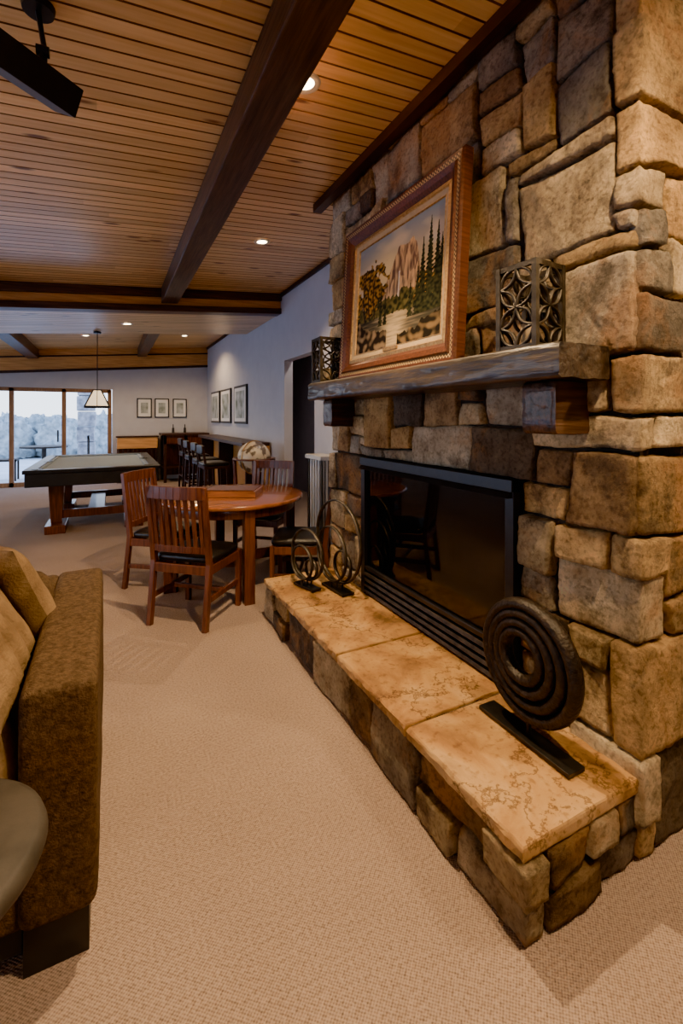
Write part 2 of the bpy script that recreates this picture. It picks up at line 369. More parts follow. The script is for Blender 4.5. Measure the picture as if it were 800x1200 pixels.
# ------------------------------------------------------------ stone work
PAL=[(.54,.40,.225),(.46,.36,.23),(.36,.30,.22),(.60,.47,.29),(.22,.18,.14),(.50,.33,.155),(.36,.24,.13),(.33,.29,.235),(.64,.52,.34),(.12,.10,.08),(.43,.37,.28),(.52,.36,.18),(.40,.34,.26),(.19,.17,.145),(.27,.175,.095),(.14,.11,.08)]
def lines(bps,unit):
    out=[bps[0]]
    for a,c in zip(bps,bps[1:]):
        n=max(1,round((c-a)/unit))
        for i in range(1,n+1): out.append(a+(c-a)*i/n)
    return out
def stonework(path,zb,blocks,us,uz,name,parent,seed,wts_w,wts_h,warpamp=.022,bright=None,dim=1.0):
    rnd=random.Random(seed)
    P=[Vector((p[0],p[1],0)) for p in path]; S=[0]
    for a,c in zip(P,P[1:]): S.append(S[-1]+(c-a).length)
    norms=[]
    for a,c in zip(P,P[1:]):
        d=(c-a).normalized(); norms.append(Vector((-d.y,d.x,0))*-1)
    corners=S[1:-1]
    bp=sorted(set([S[0],S[-1]]+corners+[q for bl in blocks for q in bl[:2]]))
    zbp=sorted(set(list(zb)+[q for bl in blocks for q in bl[2:]]))
    sl=lines(bp,us); zl=lines(zbp,uz)
    nS=len(sl)-1;nZ=len(zl)-1
    occ=[[False]*nZ for _ in range(nS)]
    for i in range(nS):
        for j in range(nZ):
            cs=(sl[i]+sl[i+1])/2; cz_=(zl[j]+zl[j+1])/2
            for bl in blocks:
                if bl[0]<cs<bl[1] and bl[2]<cz_<bl[3]: occ[i][j]=True
    def free(i,j,w,h):
        return i+w<=nS and j+h<=nZ and all(not occ[a][c] for a in range(i,i+w) for c in range(j,j+h))
    rects=[]
    def take(i,j,w,h):
        for a in range(i,i+w):
            for c in range(j,j+h): occ[a][c]=True
        rects.append([i,j,w,h])
    cells=[(i,j) for j in range(nZ) for i in range(nS)]
    order=cells[:]; rnd.shuffle(order)
    for (i,j) in order[:int(len(order)*.05)]:
        w=rnd.choice([4,5,6]); h=rnd.choice([3,4,4,5]) if nZ>6 else nZ
        if free(i,j,w,h): take(i,j,w,h)
    for (i,j) in cells:
        if occ[i][j]: continue
        for t in range(24):
            w=rnd.choice(wts_w); h=rnd.choice(wts_h)
            if t>16: w=rnd.choice([1,2,3]);h=rnd.choice([1,2,3])
            if w*1.0/h<.55: continue
            if free(i,j,w,h): break
        else:
            w=1;h=1
            while w<4 and free(i,j,w+1,1): w+=1
            while h<3 and free(i,j,w,h+1): h+=1
        if w<7 and free(i,j,w+1,h) and (i+w+1>=nS or occ[i+w+1][j]): w+=1
        if free(i,j,w,h+1) and (j+h+1>=nZ or all(occ[a][j+h+1] for a in range(i,i+w))): h+=1
        take(i,j,w,h)
    rects.sort(key=lambda r:r[2]*r[3])
    alive=[True]*len(rects)
    for a,r in enumerate(rects):
        if not alive[a] or (r[2]>1 and r[3]>1): continue
        for c,q in enumerate(rects):
            if c==a or not alive[c]: continue
            if q[0]==r[0] and q[2]==r[2] and (q[1]+q[3]==r[1] or r[1]+r[3]==q[1]) and q[3]+r[3]<=5:
                q[1]=min(q[1],r[1]); q[3]+=r[3]; alive[a]=False; break
            if q[1]==r[1] and q[3]==r[3] and (q[0]+q[2]==r[0] or r[0]+r[2]==q[0]) and q[2]+r[2]<=7:
                q[0]=min(q[0],r[0]); q[2]+=r[2]; alive[a]=False; break
    rects=[r for a,r in enumerate(rects) if alive[a]]
    def place(s,z,off):
        for k in range(len(S)-1):
            if s<=S[k+1]+1e-6 or k==len(S)-2: break
        d=(P[k+1]-P[k]).normalized()
        p=P[k]+d*(s-S[k]); n=norms[k]
        for q,c in enumerate(corners):
            if abs(s-c)<1e-5:
                p=P[q+1]; n=(norms[q]+norms[q+1])
        p=p+n*off; return Vector((p.x,p.y,z))
    def fade(s,z):
        f=1
        for c in corners: f=min(f,abs(s-c)/.1)
        f=min(f,(s-S[0])/.1+.0,(S[-1]-s)/.1)
        for bl in blocks:
            ds=max(bl[0]-s,0,s-bl[1]); dz=max(bl[2]-z,0,z-bl[3]); f=min(f,math.hypot(ds,dz)/.12)
        f=min(f,(z-zbp[0])/.08,(zbp[-1]-z)/.08)
        return max(0,min(1,f))
    jit={}
    def J(s,z):
        k=(round(s,4),round(z,4))
        if k not in jit:
            f=fade(s,z); a=us*.27
            jit[k]=(rnd.uniform(-a,a)*f,rnd.uniform(-a,a)*f*.8)
        return jit[k]
    bb=B()
    for (i,j,w,h) in rects:
        s0,s1,z0,z1=sl[i],sl[i+w],zl[j],zl[j+h]
        g=rnd.uniform(.003,.0065)
        W=s1-s0;H=z1-z0
        j00,j10,j01,j11=J(s0,z0),J(s1,z0),J(s0,z1),J(s1,z1)
        def axis(Ln):
            e=[0,.0008,.0026,.006]; n=max(1,int((Ln-.02)/.013))
            mid=[.006+(Ln-.012)*k/n for k in range(1,n)]
            return [q/Ln for q in e+mid+[Ln-.006,Ln-.0026,Ln-.0008,Ln]]
        A=axis(W);Z=axis(H)
        prot=rnd.uniform(.002,.028)
        pl=[]
        for q in range(rnd.choice([2,3,4])):
            pl.append((rnd.uniform(.0,1),rnd.uniform(0,1),rnd.uniform(-.15,.15),rnd.uniform(-.15,.15),rnd.uniform(.006,.012)))
        pl.append((.5,.5,rnd.uniform(-.06,.06),rnd.uniform(-.06,.06),.004))
        seedv=Vector((rnd.uniform(0,99),rnd.uniform(0,99),0))
        base=rnd.choice(PAL); val=rnd.uniform(.75,1.2)*dim; colr=tuple(x*val for x in base)
        cidx={}
        for c in corners:
            if s0+.01<c<s1-.01:
                t=(c-s0)/W; k=min(range(2,len(A)-2),key=lambda q:abs(A[q]-t)) if len(A)>4 else 2
                A[k]=t; cidx[k]=c
                if bright: colr=tuple(x*bright for x in rnd.choice([PAL[0],PAL[1],PAL[3],PAL[8],PAL[11],PAL[10],PAL[5]]))
        vs=[]
        for b_i,v in enumerate(Z):
            for a_i,u in enumerate(A):
                ss=s0+g+(W-2*g)*u; zz=z0+g+(H-2*g)*v
                wt=((1-u)*(1-v),u*(1-v),(1-u)*v,u*v)
                iscorner=a_i in cidx
                ds=min(u,1-u)*W; dz=min(v,1-v)*H
                if not iscorner: ss+=sum(a*q[0] for a,q in zip(wt,(j00,j10,j01,j11)))*(1 if not cidx else 0)
                zz+=sum(a*q[1] for a,q in zip(wt,(j00,j10,j01,j11)))
                if ds<.010 and dz<.010:
                    k=.004*(1-ds/.010)*(1-dz/.010)
                    ss+= k if u<.5 else -k; zz+= k if v<.5 else -k
                if ds<.03 and not iscorner: ss+=(.005*noise.noise(Vector((zz*22,s0*7+u*5,1)))+.004*noise.noise(Vector((zz*70,s0*7+u*5,1))))*(1-ds/.03)
                if dz<.03: zz+=(.005*noise.noise(Vector((ss*22,z0*7+v*5,2)))+.004*noise.noise(Vector((ss*70,z0*7+v*5,2))))*(1-dz/.03)
                if not iscorner:
                    ss+=warpamp*fade(ss,zz)*noise.noise(Vector((ss*3.1,zz*3.1,seed)))
                f2=fade(ss,zz) if not iscorner else .5
                zz+=warpamp*1.2*f2*noise.noise(Vector((ss*2.6+40,zz*2.6,seed)))
                if iscorner: ss=cidx[a_i]
                d=min(ds,dz)
                pr=min(1,d/.006); pr=math.sin(pr*PI/2)
                fac=min(q[4]+q[2]*(u-q[0])*W+q[3]*(v-q[1])*H for q in pl)
                fac=max(fac,-.012)
                nz=fac+noise.noise(Vector((ss*16,zz*16,3))+seedv)*.005+noise.noise(Vector((ss*42,zz*42,5))+seedv)*.0038
                off=-.032+pr*max(.014,.034+prot+nz)
                vs.append(place(ss,zz,off))
        na=len(A)
        fs=[(q*na+p,q*na+p+1,(q+1)*na+p+1,(q+1)*na+p) for q in range(len(Z)-1) for p in range(na-1)]
        bb.add(vs,fs,M_stone,True,None,colr)
    return bb.build(name,parent=parent)
FP=empty('stone_fireplace')
ch_path=[(2.07,YFAR),(XF,YFAR),(XF,YN),(XR-.1,YN)]
sC0=2.07-XF
FY0,FY1,FZ1=1.32,2.57,1.15
blk=(sC0+(YFAR-FY1),sC0+(YFAR-FY0),0.0,FZ1)
stonework(ch_path,(0,3.06),[blk],.075,.066,'chimney_stones',FP,23,[2,3,3,4,4,5,6],[1,2,2,3,3,4],bright=1.1)
h_path=[(XF-.005,3.06),(HX,3.06),(HX,YN),(XF-.005,YN)]
stonework(h_path,(0,HH-.045),[],.065,.0588,'hearth_stones',FP,6,[2,3,3,4,5],[1,2,2,3,4],.010,bright=.9,dim=.72)
b=B()
x0=XF+.028
b.box(x0,XR-.12,FY1,YFAR-.028,0,3.05,M_mortar); b.box(x0,XR-.12,YN+.028,FY0,0,3.05,M_mortar); b.box(x0,XR-.12,FY0,FY1,FZ1,3.05,M_mortar)
b.box(x0+.55,XR-.12,FY0,FY1,0,FZ1,M_black)
b.box(HX+.028,x0,YN+.028,3.06-.028,0,HH-.05,M_mortar)
b.box(1.6,XR-.12,YN-.005,YN+.03,3.0,3.2,M_mortar)
b.build('masonry_core',parent=FP)
b=B(); ys=[.835,1.37,1.935,2.5,3.085]
def slab(b,x0,x1,y0,y1,z0,z1):
    per=[];n=26;m=14
    for k in range(n): per.append((x0,y0+(y1-y0)*k/n))
    for k in range(m): per.append((x0+(x1-x0)*k/m,y1))
    for k in range(n): per.append((x1,y1-(y1-y0)*k/n))
    for k in range(m): per.append((x1-(x1-x0)*k/m,y0))
    cx,cy=(x0+x1)/2,(y0+y1)/2
    rings_=[]
    for (z,inn,amp) in ((z0,.006,.008),(z0+.010,0,.009),(z1-.012,0,.009),(z1-.004,.003,.007),(z1,.008,.005)):
        r=[]
        for (x,y) in per:
            a=amp*noise.noise(Vector((x*25,y*25,z*60)))
            sx=1 if x<cx else -1; sy=1 if y<cy else -1
            ex=abs(x-x0)<1e-6 or abs(x-x1)<1e-6; ey=abs(y-y0)<1e-6 or abs(y-y1)<1e-6
            r.append((x+(sx*(inn+a) if ex else 0),y+(sy*(inn*.6+a*.4) if ey else 0),z))
        rings_.append(r)
    vs=[p for r in rings_ for p in r]; q=len(per)
    fs=[(i*q+j,(i)*q+(j+1)%q,(i+1)*q+(j+1)%q,(i+1)*q+j) for i in range(4) for j in range(q)]
    b.add(vs,[f[::-1] for f in fs],M_slab,False); b.add(vs,[tuple(4*q+j for j in range(q-1,-1,-1)),tuple(range(q))],M_slab)
for a,c in zip(ys,ys[1:]):
    slab(b,HX-.03,XF+.0,a+.006,c-.006,HH-.045,HH+random.uniform(-.002,.002))
b.box(HX+.0,XF,.86,3.06,HH-.04,HH-.012,M_mortar)
b.build('hearth_slabs',parent=FP)
def rough_timber(b,x0,x1,z0,z1,y0,y1,mat,n=70,amp=.006,seed=0):
    prof=[];r=.010
    def edge(a,c,k):
        return [(a[0]+(c[0]-a[0])*i/k,a[1]+(c[1]-a[1])*i/k) for i in range(k)]
    cs=[(x0+r,z0),(x1-r,z0),(x1,z0+r),(x1,z1-r),(x1-r,z1),(x0+r,z1),(x0,z1-r),(x0,z0+r)]
    ks=[10,1,6,1,10,1,6,1]
    for i in range(8): prof+=edge(cs[i],cs[(i+1)%8],ks[i])
    m=len(prof);vs=[];cx=(x0+x1)/2;cz_=(z0+z1)/2
    for i in range(n+1):
        y=y0+(y1-y0)*i/n
        sh=1-(.03 if i in(0,n) else 0)
        for (x,z) in prof:
            d=Vector((x-cx,0,z-cz_)).normalized()
            a=amp*(noise.noise(Vector((x*14,y*5,z*14+seed)))+.6*noise.noise(Vector((x*40,y*22,z*40+seed))))
            if z>z1-.02: a*=.25
            vs.append((cx+(x-cx)*sh+d.x*a,y,cz_+(z-cz_)*sh+d.z*a))
    fs=[(i*m+j,i*m+(j+1)%m,(i+1)*m+(j+1)%m,(i+1)*m+j) for i in range(n) for j in range(m)]
    b.add(vs,fs,mat,True); b.add(vs,[tuple(range(m)),tuple(n*m+j for j in range(m-1,-1,-1))],mat)
b=B()
rough_timber(b,1.22,1.475,1.525,1.638,.94,2.93,M_mantel,110,.007)
rough_timber(b,1.295,1.475,1.345,1.525,1.01,1.145,M_corbel,10,.005,5)
rough_timber(b,1.295,1.475,1.345,1.525,2.70,2.835,M_corbel,10,.005,9)
b.build('mantel_beam',parent=FP)
b=B()
X=XF-.035
b.box(X-.01,X+.03,FY0,FY0+.045,HH,FZ1,M_black); b.box(X-.01,X+.03,FY1-.045,FY1,HH,FZ1,M_black)
b.box(X-.02,X+.04,FY0,FY1,FZ1-.05,FZ1,M_black)
b.hexa([(X-.035,FY0+.01,FZ1-.075),(X+.03,FY0+.01,FZ1-.075),(X+.03,FY1-.01,FZ1-.075),(X-.035,FY1-.01,FZ1-.075),(X-.01,FY0+.01,FZ1-.045),(X+.03,FY0+.01,FZ1-.045),(X+.03,FY1-.01,FZ1-.045),(X-.01,FY1-.01,FZ1-.045)],M_black)
for k in range(4):
    z=HH+.012+k*.036
    b.hexa([(X-.012,FY0+.045,z),(X+.02,FY0+.045,z+.006),(X+.02,FY1-.045,z+.006),(X-.012,FY1-.045,z),(X-.008,FY0+.045,z+.02),(X+.02,FY0+.045,z+.026),(X+.02,FY1-.045,z+.026),(X-.008,FY1-.045,z+.02)],M_char)
b.box(X+.03,X+.05,FY0+.03,FY1-.03,HH,HH+.16,M_black)
b.box(X-.006,X+.03,FY0+.045,FY1-.045,HH+.155,HH+.18,M_black)
b.box(X+.012,X+.016,FY0+.045,FY1-.045,HH+.18,FZ1-.06,M_glass)
b.box(X+.05,X+.55,FY0+.0,FY0+.03,HH,FZ1-.02,M_black); b.box(X+.05,X+.55,FY1-.03,FY1,HH,FZ1-.02,M_black)
b.box(X+.05,X+.58,FY0,FY1,HH+.10,HH+.14,M_black); b.box(X+.05,X+.58,FY0,FY1,FZ1-.04,FZ1-.0,M_black)
for (y0,y1,xx,z,r) in ((1.55,2.35,.34,.50,.05),(1.6,2.25,.22,.48,.045),(1.7,2.15,.28,.58,.04)):
    pts=[(X+xx+.03*math.sin(t*4),y0+(y1-y0)*t,z+.02*math.sin(t*7)) for t in [i/10 for i in range(11)]]
    b.tube(pts,r,M_log,n=12)
b.build('firebox_insert',.002,parent=FP)

# ------------------------------------------------------------ painting
def painting():
    e=empty('framed_painting')
    W,H=1.12,.95
    prof=[(0,0,M_framew),(0,.045,M_framew),(.010,.055,M_framew),(.022,.054,M_key),(.042,.050,M_framew),(.050,.058,M_framew),(.078,.048,M_framew),(.098,.030,M_gilt),(.116,.034,M_gilt),(.122,.026,M_liner),(.144,.020,M_gilt),(.150,.022,M_gilt),(.154,.012,M_gilt)]
    b=B()
    for (a,c) in zip(prof,prof[1:]):
        vs=[]
        for (d,h,_) in (a,c):
            vs+=[(d-W/2,d,h),(W/2-d,d,h),(W/2-d,H-d,h),(d-W/2,H-d,h)]
        b.add(vs,[(i,(i+1)%4,4+(i+1)%4,4+i) for i in range(4)],a[2])
    b.add([(-W/2,0,0),(W/2,0,0),(W/2,H,0),(-W/2,H,0)],[(3,2,1,0)],M_trim)
    b.box(-.07,.07,.128,.140,.024,.03,M_gilt)
    b.build('frame',parent=e)
    nx,ny=280,230; d=.152
    def nz(x,y,s,k=0): return noise.noise(Vector((x*s,y*s,k)))
    def mixt(a,c,t): t=max(0,min(1,t)); return tuple(a[i]*(1-t)+c[i]*t for i in range(3))
    def col(u,v):
        c=mixt((.70,.47,.20),(.24,.27,.29),(v-.55)/.42)
        c=mixt(c,(.56,.46,.33),max(0,nz(u*1.2,v*2.4,4)*2.0))
        c=mixt(c,(.88,.66,.30),.85*math.exp(-((u-.40)/.2)**2-((v-.68)/.2)**2))
        ph=.52+.31*math.exp(-(abs(u-.58)/.10)**3)+.26*math.exp(-(abs(u-.71)/.055)**3)+.12*math.exp(-((u-.45)/.07)**2)+.03*nz(u,0,18)+.012*nz(u,0,60)
        if v<ph:
            l=.45+1.2*nz(u*5.2,v*1.3,7,2)+.7*nz(u*3,v*.7,24,8)+ (.3 if nz(u*3,v,7)>0 else -.2)
            c=mixt((.16,.085,.055),(.74,.45,.20),l)
            c=mixt(c,(.50,.37,.22),max(0,(.54-v)*2.6))
            if abs(u-.545-.01*nz(0,v,20))<.008 and v<.62: c=(.75,.66,.5)
        if v<.44+.06*nz(u,1,9)+.06*nz(u,2,30):
            c=mixt((.018,.024,.010),(.16,.125,.038),.45+nz(u,v,28)*1.4)
        dl=math.hypot((u-.16)/.24,(v-.57)/.26)+.7*nz(u,v,9)+.5*nz(u,v,25)
        if dl<.85: c=mixt((.03,.022,.009),(.44,.21,.04),.4+nz(u,v,34)*1.5)
        for (tx,tw) in ((.10,.008),(.17,.006),(.24,.005)):
            if abs(u-tx-.02*math.sin(v*9))<tw and .2<v<.78: c=(.04,.025,.015)
        dl=math.hypot((u-.86)/.16,(v-.40)/.14)+.5*nz(u,v,9,5)+.4*nz(u,v,25)
        if dl<.8: c=mixt((.04,.02,.008),(.44,.21,.035),.4+nz(u,v,34)*1.5)
        sh=.28+.03*nz(u,3,5)+.015*nz(u,3,40)
        if v<sh:
            c=mixt((.10,.085,.055),(.66,.48,.24),math.exp(-((u-.50)/.15)**2)+.5*nz(u*.6,v*6,9))
            c=mixt(c,(.02,.020,.012),.9*max(0,abs(u-.5)*1.8-.1)+.5*nz(u,v*6,12))
        if v<.15+.16*max(0,.35-u)*2+.06*nz(u,4,12)+.02*nz(u,4,40) and (u<.42): c=mixt((.02,.014,.008),(.30,.20,.10),.25+nz(u,v,18)*1.8)
        if v<.08+.22*max(0,u-.60)*1.3+.06*nz(u,6,14)+.02*nz(u,6,40) and u>.55: c=mixt((.015,.012,.007),(.24,.15,.06),.25+nz(u,v,18)*1.8)
        for (cx,top,w) in ((.80,.80,.045),(.87,.93,.055),(.94,.86,.05),(.755,.62,.03),(.98,.75,.05),(.68,.50,.025),(.33,.54,.022),(.39,.49,.02)):
            if .20<v<top:
                hw=w*(top-v)/(top-.20)*(.6+.6*abs(math.sin(v*95+cx*30)))*(1+.5*nz(u,v,50))+.003
                if abs(u-cx)<hw: c=mixt((.008,.012,.006),(.060,.060,.022),.4+nz(u,v,40))
        return c
    vs=[];cs=[]
    w=W-2*d;h=H-2*d
    for j in range(ny+1):
        for i in range(nx+1):
            vs.append((-w/2+w*i/nx,d+h*j/ny,.014)); cs.append(col(i/nx,j/ny))
    b=B(); b.add(vs,[(j*(nx+1)+i,j*(nx+1)+i+1,(j+1)*(nx+1)+i+1,(j+1)*(nx+1)+i) for j in range(ny) for i in range(nx)],M_oil,True,None,cs)
    b.build('canvas',parent=e)
    th=math.atan2(.055,.95)
    M=Matrix(((0,math.sin(th),-math.cos(th),1.368),(-1,0,0,2.08),(0,math.cos(th),math.sin(th),1.641),(0,0,0,1)))
    e.matrix_world=M
painting()

# ------------------------------------------------------------ lanterns
def lantern(x,y,z,rot):
    b=B(); w=.15;h=.305;t=.010;a=w/2
    for sx in(-1,1):
        for sy in(-1,1): b.box(sx*a-t*.9,sx*a+t*.9,sy*a-t*.9,sy*a+t*.9,0,h,M_char)
    for zz in (0,h-.018):
        b.box(-a,a,-a-t*.7,-a+t*.7,zz,zz+.018,M_char);b.box(-a,a,a-t*.7,a+t*.7,zz,zz+.018,M_char)
        b.box(-a-t*.7,-a+t*.7,-a,a,zz,zz+.018,M_char);b.box(a-t*.7,a+t*.7,-a,a,zz,zz+.018,M_char)
    b.box(-a,a,-a,a,.0,.008,M_char)
    cols,rows=2,4; cw=(w-.012)/cols; chh=(h-.024)/rows
    for k in range(4):
        R=Matrix.Rotation(k*PI/2,4,'Z')@Matrix.Translation((0,-a,0))
        for i in range(cols):
            for j in range(rows):
                px=-a+.006+i*cw; pz=.012+j*chh
                if (i+j)%2: A=Vector((px,0,pz)); C=Vector((px+cw,0,pz+chh))
                else: A=Vector((px+cw,0,pz)); C=Vector((px,0,pz+chh))
                n=Vector((-(C-A).z,0,(C-A).x)).normalized()
                for sg in(-1,1):
                    pts=[A+(C-A)*s_+n*sg*.021*math.sin(PI*s_) for s_ in [q/8 for q in range(9)]]
                    b.tube(pts,.0055,M_char,n=6,M=R,ref=(0,1,0),rx=.008)
    b.cyl((0,0,.008),(0,0,.10),.032,.032,M_liner)
    return b.build('metal_lantern',M=Matrix.Translation((x,y,z))@Matrix.Rotation(rot,4,'Z'))
lantern(1.36,1.165,1.641,.08); lantern(1.33,2.84,1.641,-.05)

# ------------------------------------------------------------ sculptures
b=B()
c0=Vector((1.30,1.12,.555))
b.box(1.262,1.338,.935,1.32,HH+.003,HH+.017,M_black)
b.cyl((1.30,1.12,HH+.015),(1.30,1.12,.375),.009,.009,M_black,12)
for (R,dy) in ((.182,0),(.148,.008),(.114,.016),(.080,.024)):
    pts=[c0+Vector((0,dy+R*math.cos(t),R*math.sin(t)*1.04+dy*.3)) for t in [2*PI*i/64 for i in range(64)]]
    b.tube(pts,.0215,M_bronze,True,14,ref=(1,0,0),rx=.03)
b.build('ring_disc_sculpture',.001)
def rings(x,y,R,rot,sc):
    b=B()
    b.box(-.13*sc,.13*sc,-.045*sc,.045*sc,0,.012,M_black)
    for (r,cx,zz,dy) in ((R,0,R+.05,0),(R*.66,.12*R,R*.66+.055,.028),(R*.36,-.1*R,R*.36+.06,-.022)):
        pts=[(cx+r*math.cos(t),dy,zz+r*math.sin(t)) for t in [2*PI*i/56 for i in range(56)]]
        b.tube(pts,.007,M_char,True,8,ref=(0,1,0),rx=.013)
        b.cyl((cx,dy,.01),(cx,dy,zz-r+.004),.006,.006,M_char,8)
    b.build('ring_sculpture',M=Matrix.Translation((x,y,HH+.003))@Matrix.Rotation(rot,4,'Z'))
rings(1.32,2.66,.265,PI/2+.1,1.0); rings(1.16,2.79,.165,PI/2+.25,.8)

# ------------------------------------------------------------ dining set
def chair(x,y,fx,fy):
    b=B(); w=.46;d=.44;hw=w/2;t=.036
    for sx in(-1,1):
        b.beam((sx*(hw-t/2),d/2-t/2,0),(sx*(hw-t/2),d/2-t/2,.42),t,t,M_cherry)
        b.beam((sx*(hw-t/2),-d/2-.03,0),(sx*(hw-t/2),-d/2+.02,.44),t,t,M_cherry)
        b.beam((sx*(hw-t/2),-d/2+.02,.42),(sx*(hw-t/2),-d/2-.045,.945),t,t,M_cherry,w1=.03,h1=.028)
        b.beam((sx*(hw-t/2),-d/2,.19),(sx*(hw-t/2),d/2-t/2,.19),.022,.035,M_cherry)
        b.beam((sx*(hw-t/2),-d/2+.02,.385),(sx*(hw-t/2),d/2-t/2,.385),.024,.06,M_cherry)
    b.beam((-hw+t,d/2-t/2,.385),(hw-t,d/2-t/2,.385),.024,.06,M_cherry)
    b.beam((-hw+t,-d/2+.01,.385),(hw-t,-d/2+.01,.385),.024,.06,M_cherry)
    b.beam((-hw+t,0,.19),(hw-t,0,.19),.022,.03,M_cherry)
    b.cushion((0,.015,.445),(w-.01,d-.03,.075),M_leather,.25,ez=.6)
    def rail(z,h,th,bow):
        n=8
        for i in range(n):
            a=-1+2*i/n;c=-1+2*(i+1)/n
            yb=-d/2+.02-.065*(z-.42)/.525
            b.beam((a*(hw-t/2),yb-bow*(1-a*a),z),(c*(hw-t/2),yb-bow*(1-c*c),z),th,h,M_cherry)
    rail(.905,.085,.026,.022); rail(.52,.045,.022,.012)
    for i in range(8):
        a=-1+2*(i+.75)/8.5
        xx=a*(hw-t/2)
        y1=-d/2+.02-.065*(.10)/.525-.012*(1-a*a); y2=-d/2+.02-.065*(.45)/.525-.022*(1-a*a)
        b.beam((xx,y1,.52),(xx,y2,.875),.030,.012,M_cherry)
    return b.build('dining_chair',.003,M=facing((x,y,0),fx,fy))
chair(.56,3.38,.666,.745); chair(.43,4.16,.80,-.60); chair(1.38,4.45,-.65,-.75); chair(1.38,3.44,-.86,.45)
b=B(); tr=.60
b.lathe([(0,.712),(tr-.03,.712),(tr-.004,.718),(tr,.728),(tr,.742),(tr-.006,.75),(0,.75)],M_cherryX,72)
b.lathe([(tr-.10,.64),(tr-.075,.64),(tr-.075,.715),(tr-.10,.715)],M_cherry,64)
for k in range(4):
    R=Matrix.Rotation(k*PI/2,4,'Z')
    b.box(.475,.555,-.04,.04,0,.714,M_cherry,R)
    b.box(.06,.48,-.02,.02,.17,.25,M_cherry,R)
b.cyl((0,0,.15),(0,0,.27),.09,.09,M_cherry,8,smooth=False)
b.build('round_dining_table',.004,M=Matrix.Translation((.93,3.90,0)))
b=B(); b.box(-.22,.22,-.16,.16,0,.05,M_cherryX); b.box(-.20,.20,-.14,.14,.05,.058,M_cherry)
b.build('game_box',.004,M=Matrix.Translation((.93,3.86,.751))@Matrix.Rotation(-.5,4,'Z'))

# ------------------------------------------------------------ sofa
b=B()
xr,xl=-.03,-2.1; y0,y1=1.34,2.36; H=.725; aw=.175
b.rbox(xr-aw,xr,y0,y1,.13,H,.028,M_sofa,n=14,wob=.004)
b.rbox(xl,xl+aw,y0,y1,.13,H,.028,M_sofa,n=14,wob=.004)
b.rbox(xl+aw-.01,xr-aw+.01,y1-.2,y1-.005,.13,H-.005,.028,M_sofa,n=14,wob=.004)
b.rbox(xl+aw-.01,xr-aw+.01,y0+.02,y1-.15,.13,.30,.012,M_sofa)
for i in range(2):
    cx=xr-aw-.43-i*.86
    b.rbox(cx-.425,cx+.425,y0+.005,y1-.2,.30,.455,.04,M_sofa,puff=.02,wob=.008)
    b.rbox(cx-.42,cx+.42,y1-.40,y1-.19,.45,.80,.05,M_sofa,puff=.035,wob=.012)
for xx in (xr-.09,xl+.09):
    for yy in (y0+.09,y1-.09): b.box(xx-.075,xx+.07,yy-.06,yy+.06,0,.14,M_frameblk)
b.box(xl+.16,xr-.17,y0+.05,y0+.08,.05,.14,M_frameblk)
b.build('sofa')
def pillow(c,size,M):
    b=B(); nu,nv=40,56; W,Hh,T=size; vs=[]
    for side in (1,-1):
        for j in range(nv+1):
            for i in range(nu+1):
                u=-1+2*i/nu; v=-1+2*j/nv
                prof=max(0,(1-abs(u)**2.6))**.5*max(0,(1-abs(v)**2.6))**.5
                ch=.78+.22*abs(math.cos(v*PI*3.5+.5*u))**.6
                z=side*T/2*prof*ch
                x=W/2*u; y=Hh/2*v
                n_=.016*noise.noise(Vector((u*2+c[0]*9,v*2,side)))
                vs.append((x*(.93+.07*abs(v)),y*(.93+.07*abs(u)),z+n_*prof))
    q=(nu+1)*(nv+1)
    f1=[(j*(nu+1)+i,j*(nu+1)+i+1,(j+1)*(nu+1)+i+1,(j+1)*(nu+1)+i) for j in range(nv) for i in range(nu)]
    f2=[tuple(q+k for k in f[::-1]) for f in f1]
    b.add(vs,f1+f2,M_pillow,True)
    b.build('throw_pillow',M=Matrix.Translation(c)@M)
pillow((-.345,1.64,.725),(.52,.60,.20),Matrix.Rotation(math.radians(64),4,'Y')@Matrix.Rotation(.12,4,'Z'))
pillow((-.34,2.00,.765),(.46,.42,.17),Matrix.Rotation(math.radians(40),4,'Z')@Matrix.Rotation(math.radians(65),4,'Y'))
b=B()
b.lathe([(0,.56),(.20,.56),(.215,.57),(.22,.585),(.215,.60),(.20,.608),(0,.61)],M_grey,48)
b.lathe([(0,0),(.14,0),(.14,.012),(.03,.022),(.022,.05),(.022,.56),(0,.56)],M_grey,32)
b.build('side_table',M=Matrix.Translation((-.33,1.06,0)))

# ------------------------------------------------------------ pool table
b=B(); px0,px1,py0,py1=-.90,.57,6.24,8.68
b.box(px0+.12,px1-.12,py0+.12,py1-.12,.74,.775,M_cloth)
for (a,c,d,e) in ((px0,px1,py0,py0+.13),(px0,px1,py1-.13,py1),(px0,px0+.13,py0+.13,py1-.13),(px1-.13,px1,py0+.13,py1-.13)):
    b.box(a,c,d,e,.755,.80,M_black)
for (a,c,d,e) in ((px0+.13,px1-.13,py0+.13,py0+.17),(px0+.13,px1-.13,py1-.17,py1-.13),(px0+.13,px0+.17,py0+.17,py1-.17),(px1-.17,px1-.13,py0+.17,py1-.17)):
    b.box(a,c,d,e,.77,.795,M_cloth)
b.box(px0+.02,px1-.02,py0+.02,py1-.02,.60,.757,M_frameblk)
for xx in (px0+.13,px1-.13):
    for yy in (py0+.13,(py0+py1)/2,py1-.13): b.cyl((xx,yy,.798),(xx,yy,.804),.055,.055,M_black,20)
for yy in (py0+.45,py1-.45):
    for xx in (px0+.30,px1-.30):
        b.beam((xx,yy,.10),(xx,yy,.60),.12,.14,M_cherry,w1=.17,h1=.2)
        b.box(xx-.11,xx+.11,yy-.24,yy+.24,0,.10,M_cherry)
    b.box(px0+.30,px1-.30,yy-.035,yy+.035,.15,.25,M_cherry)
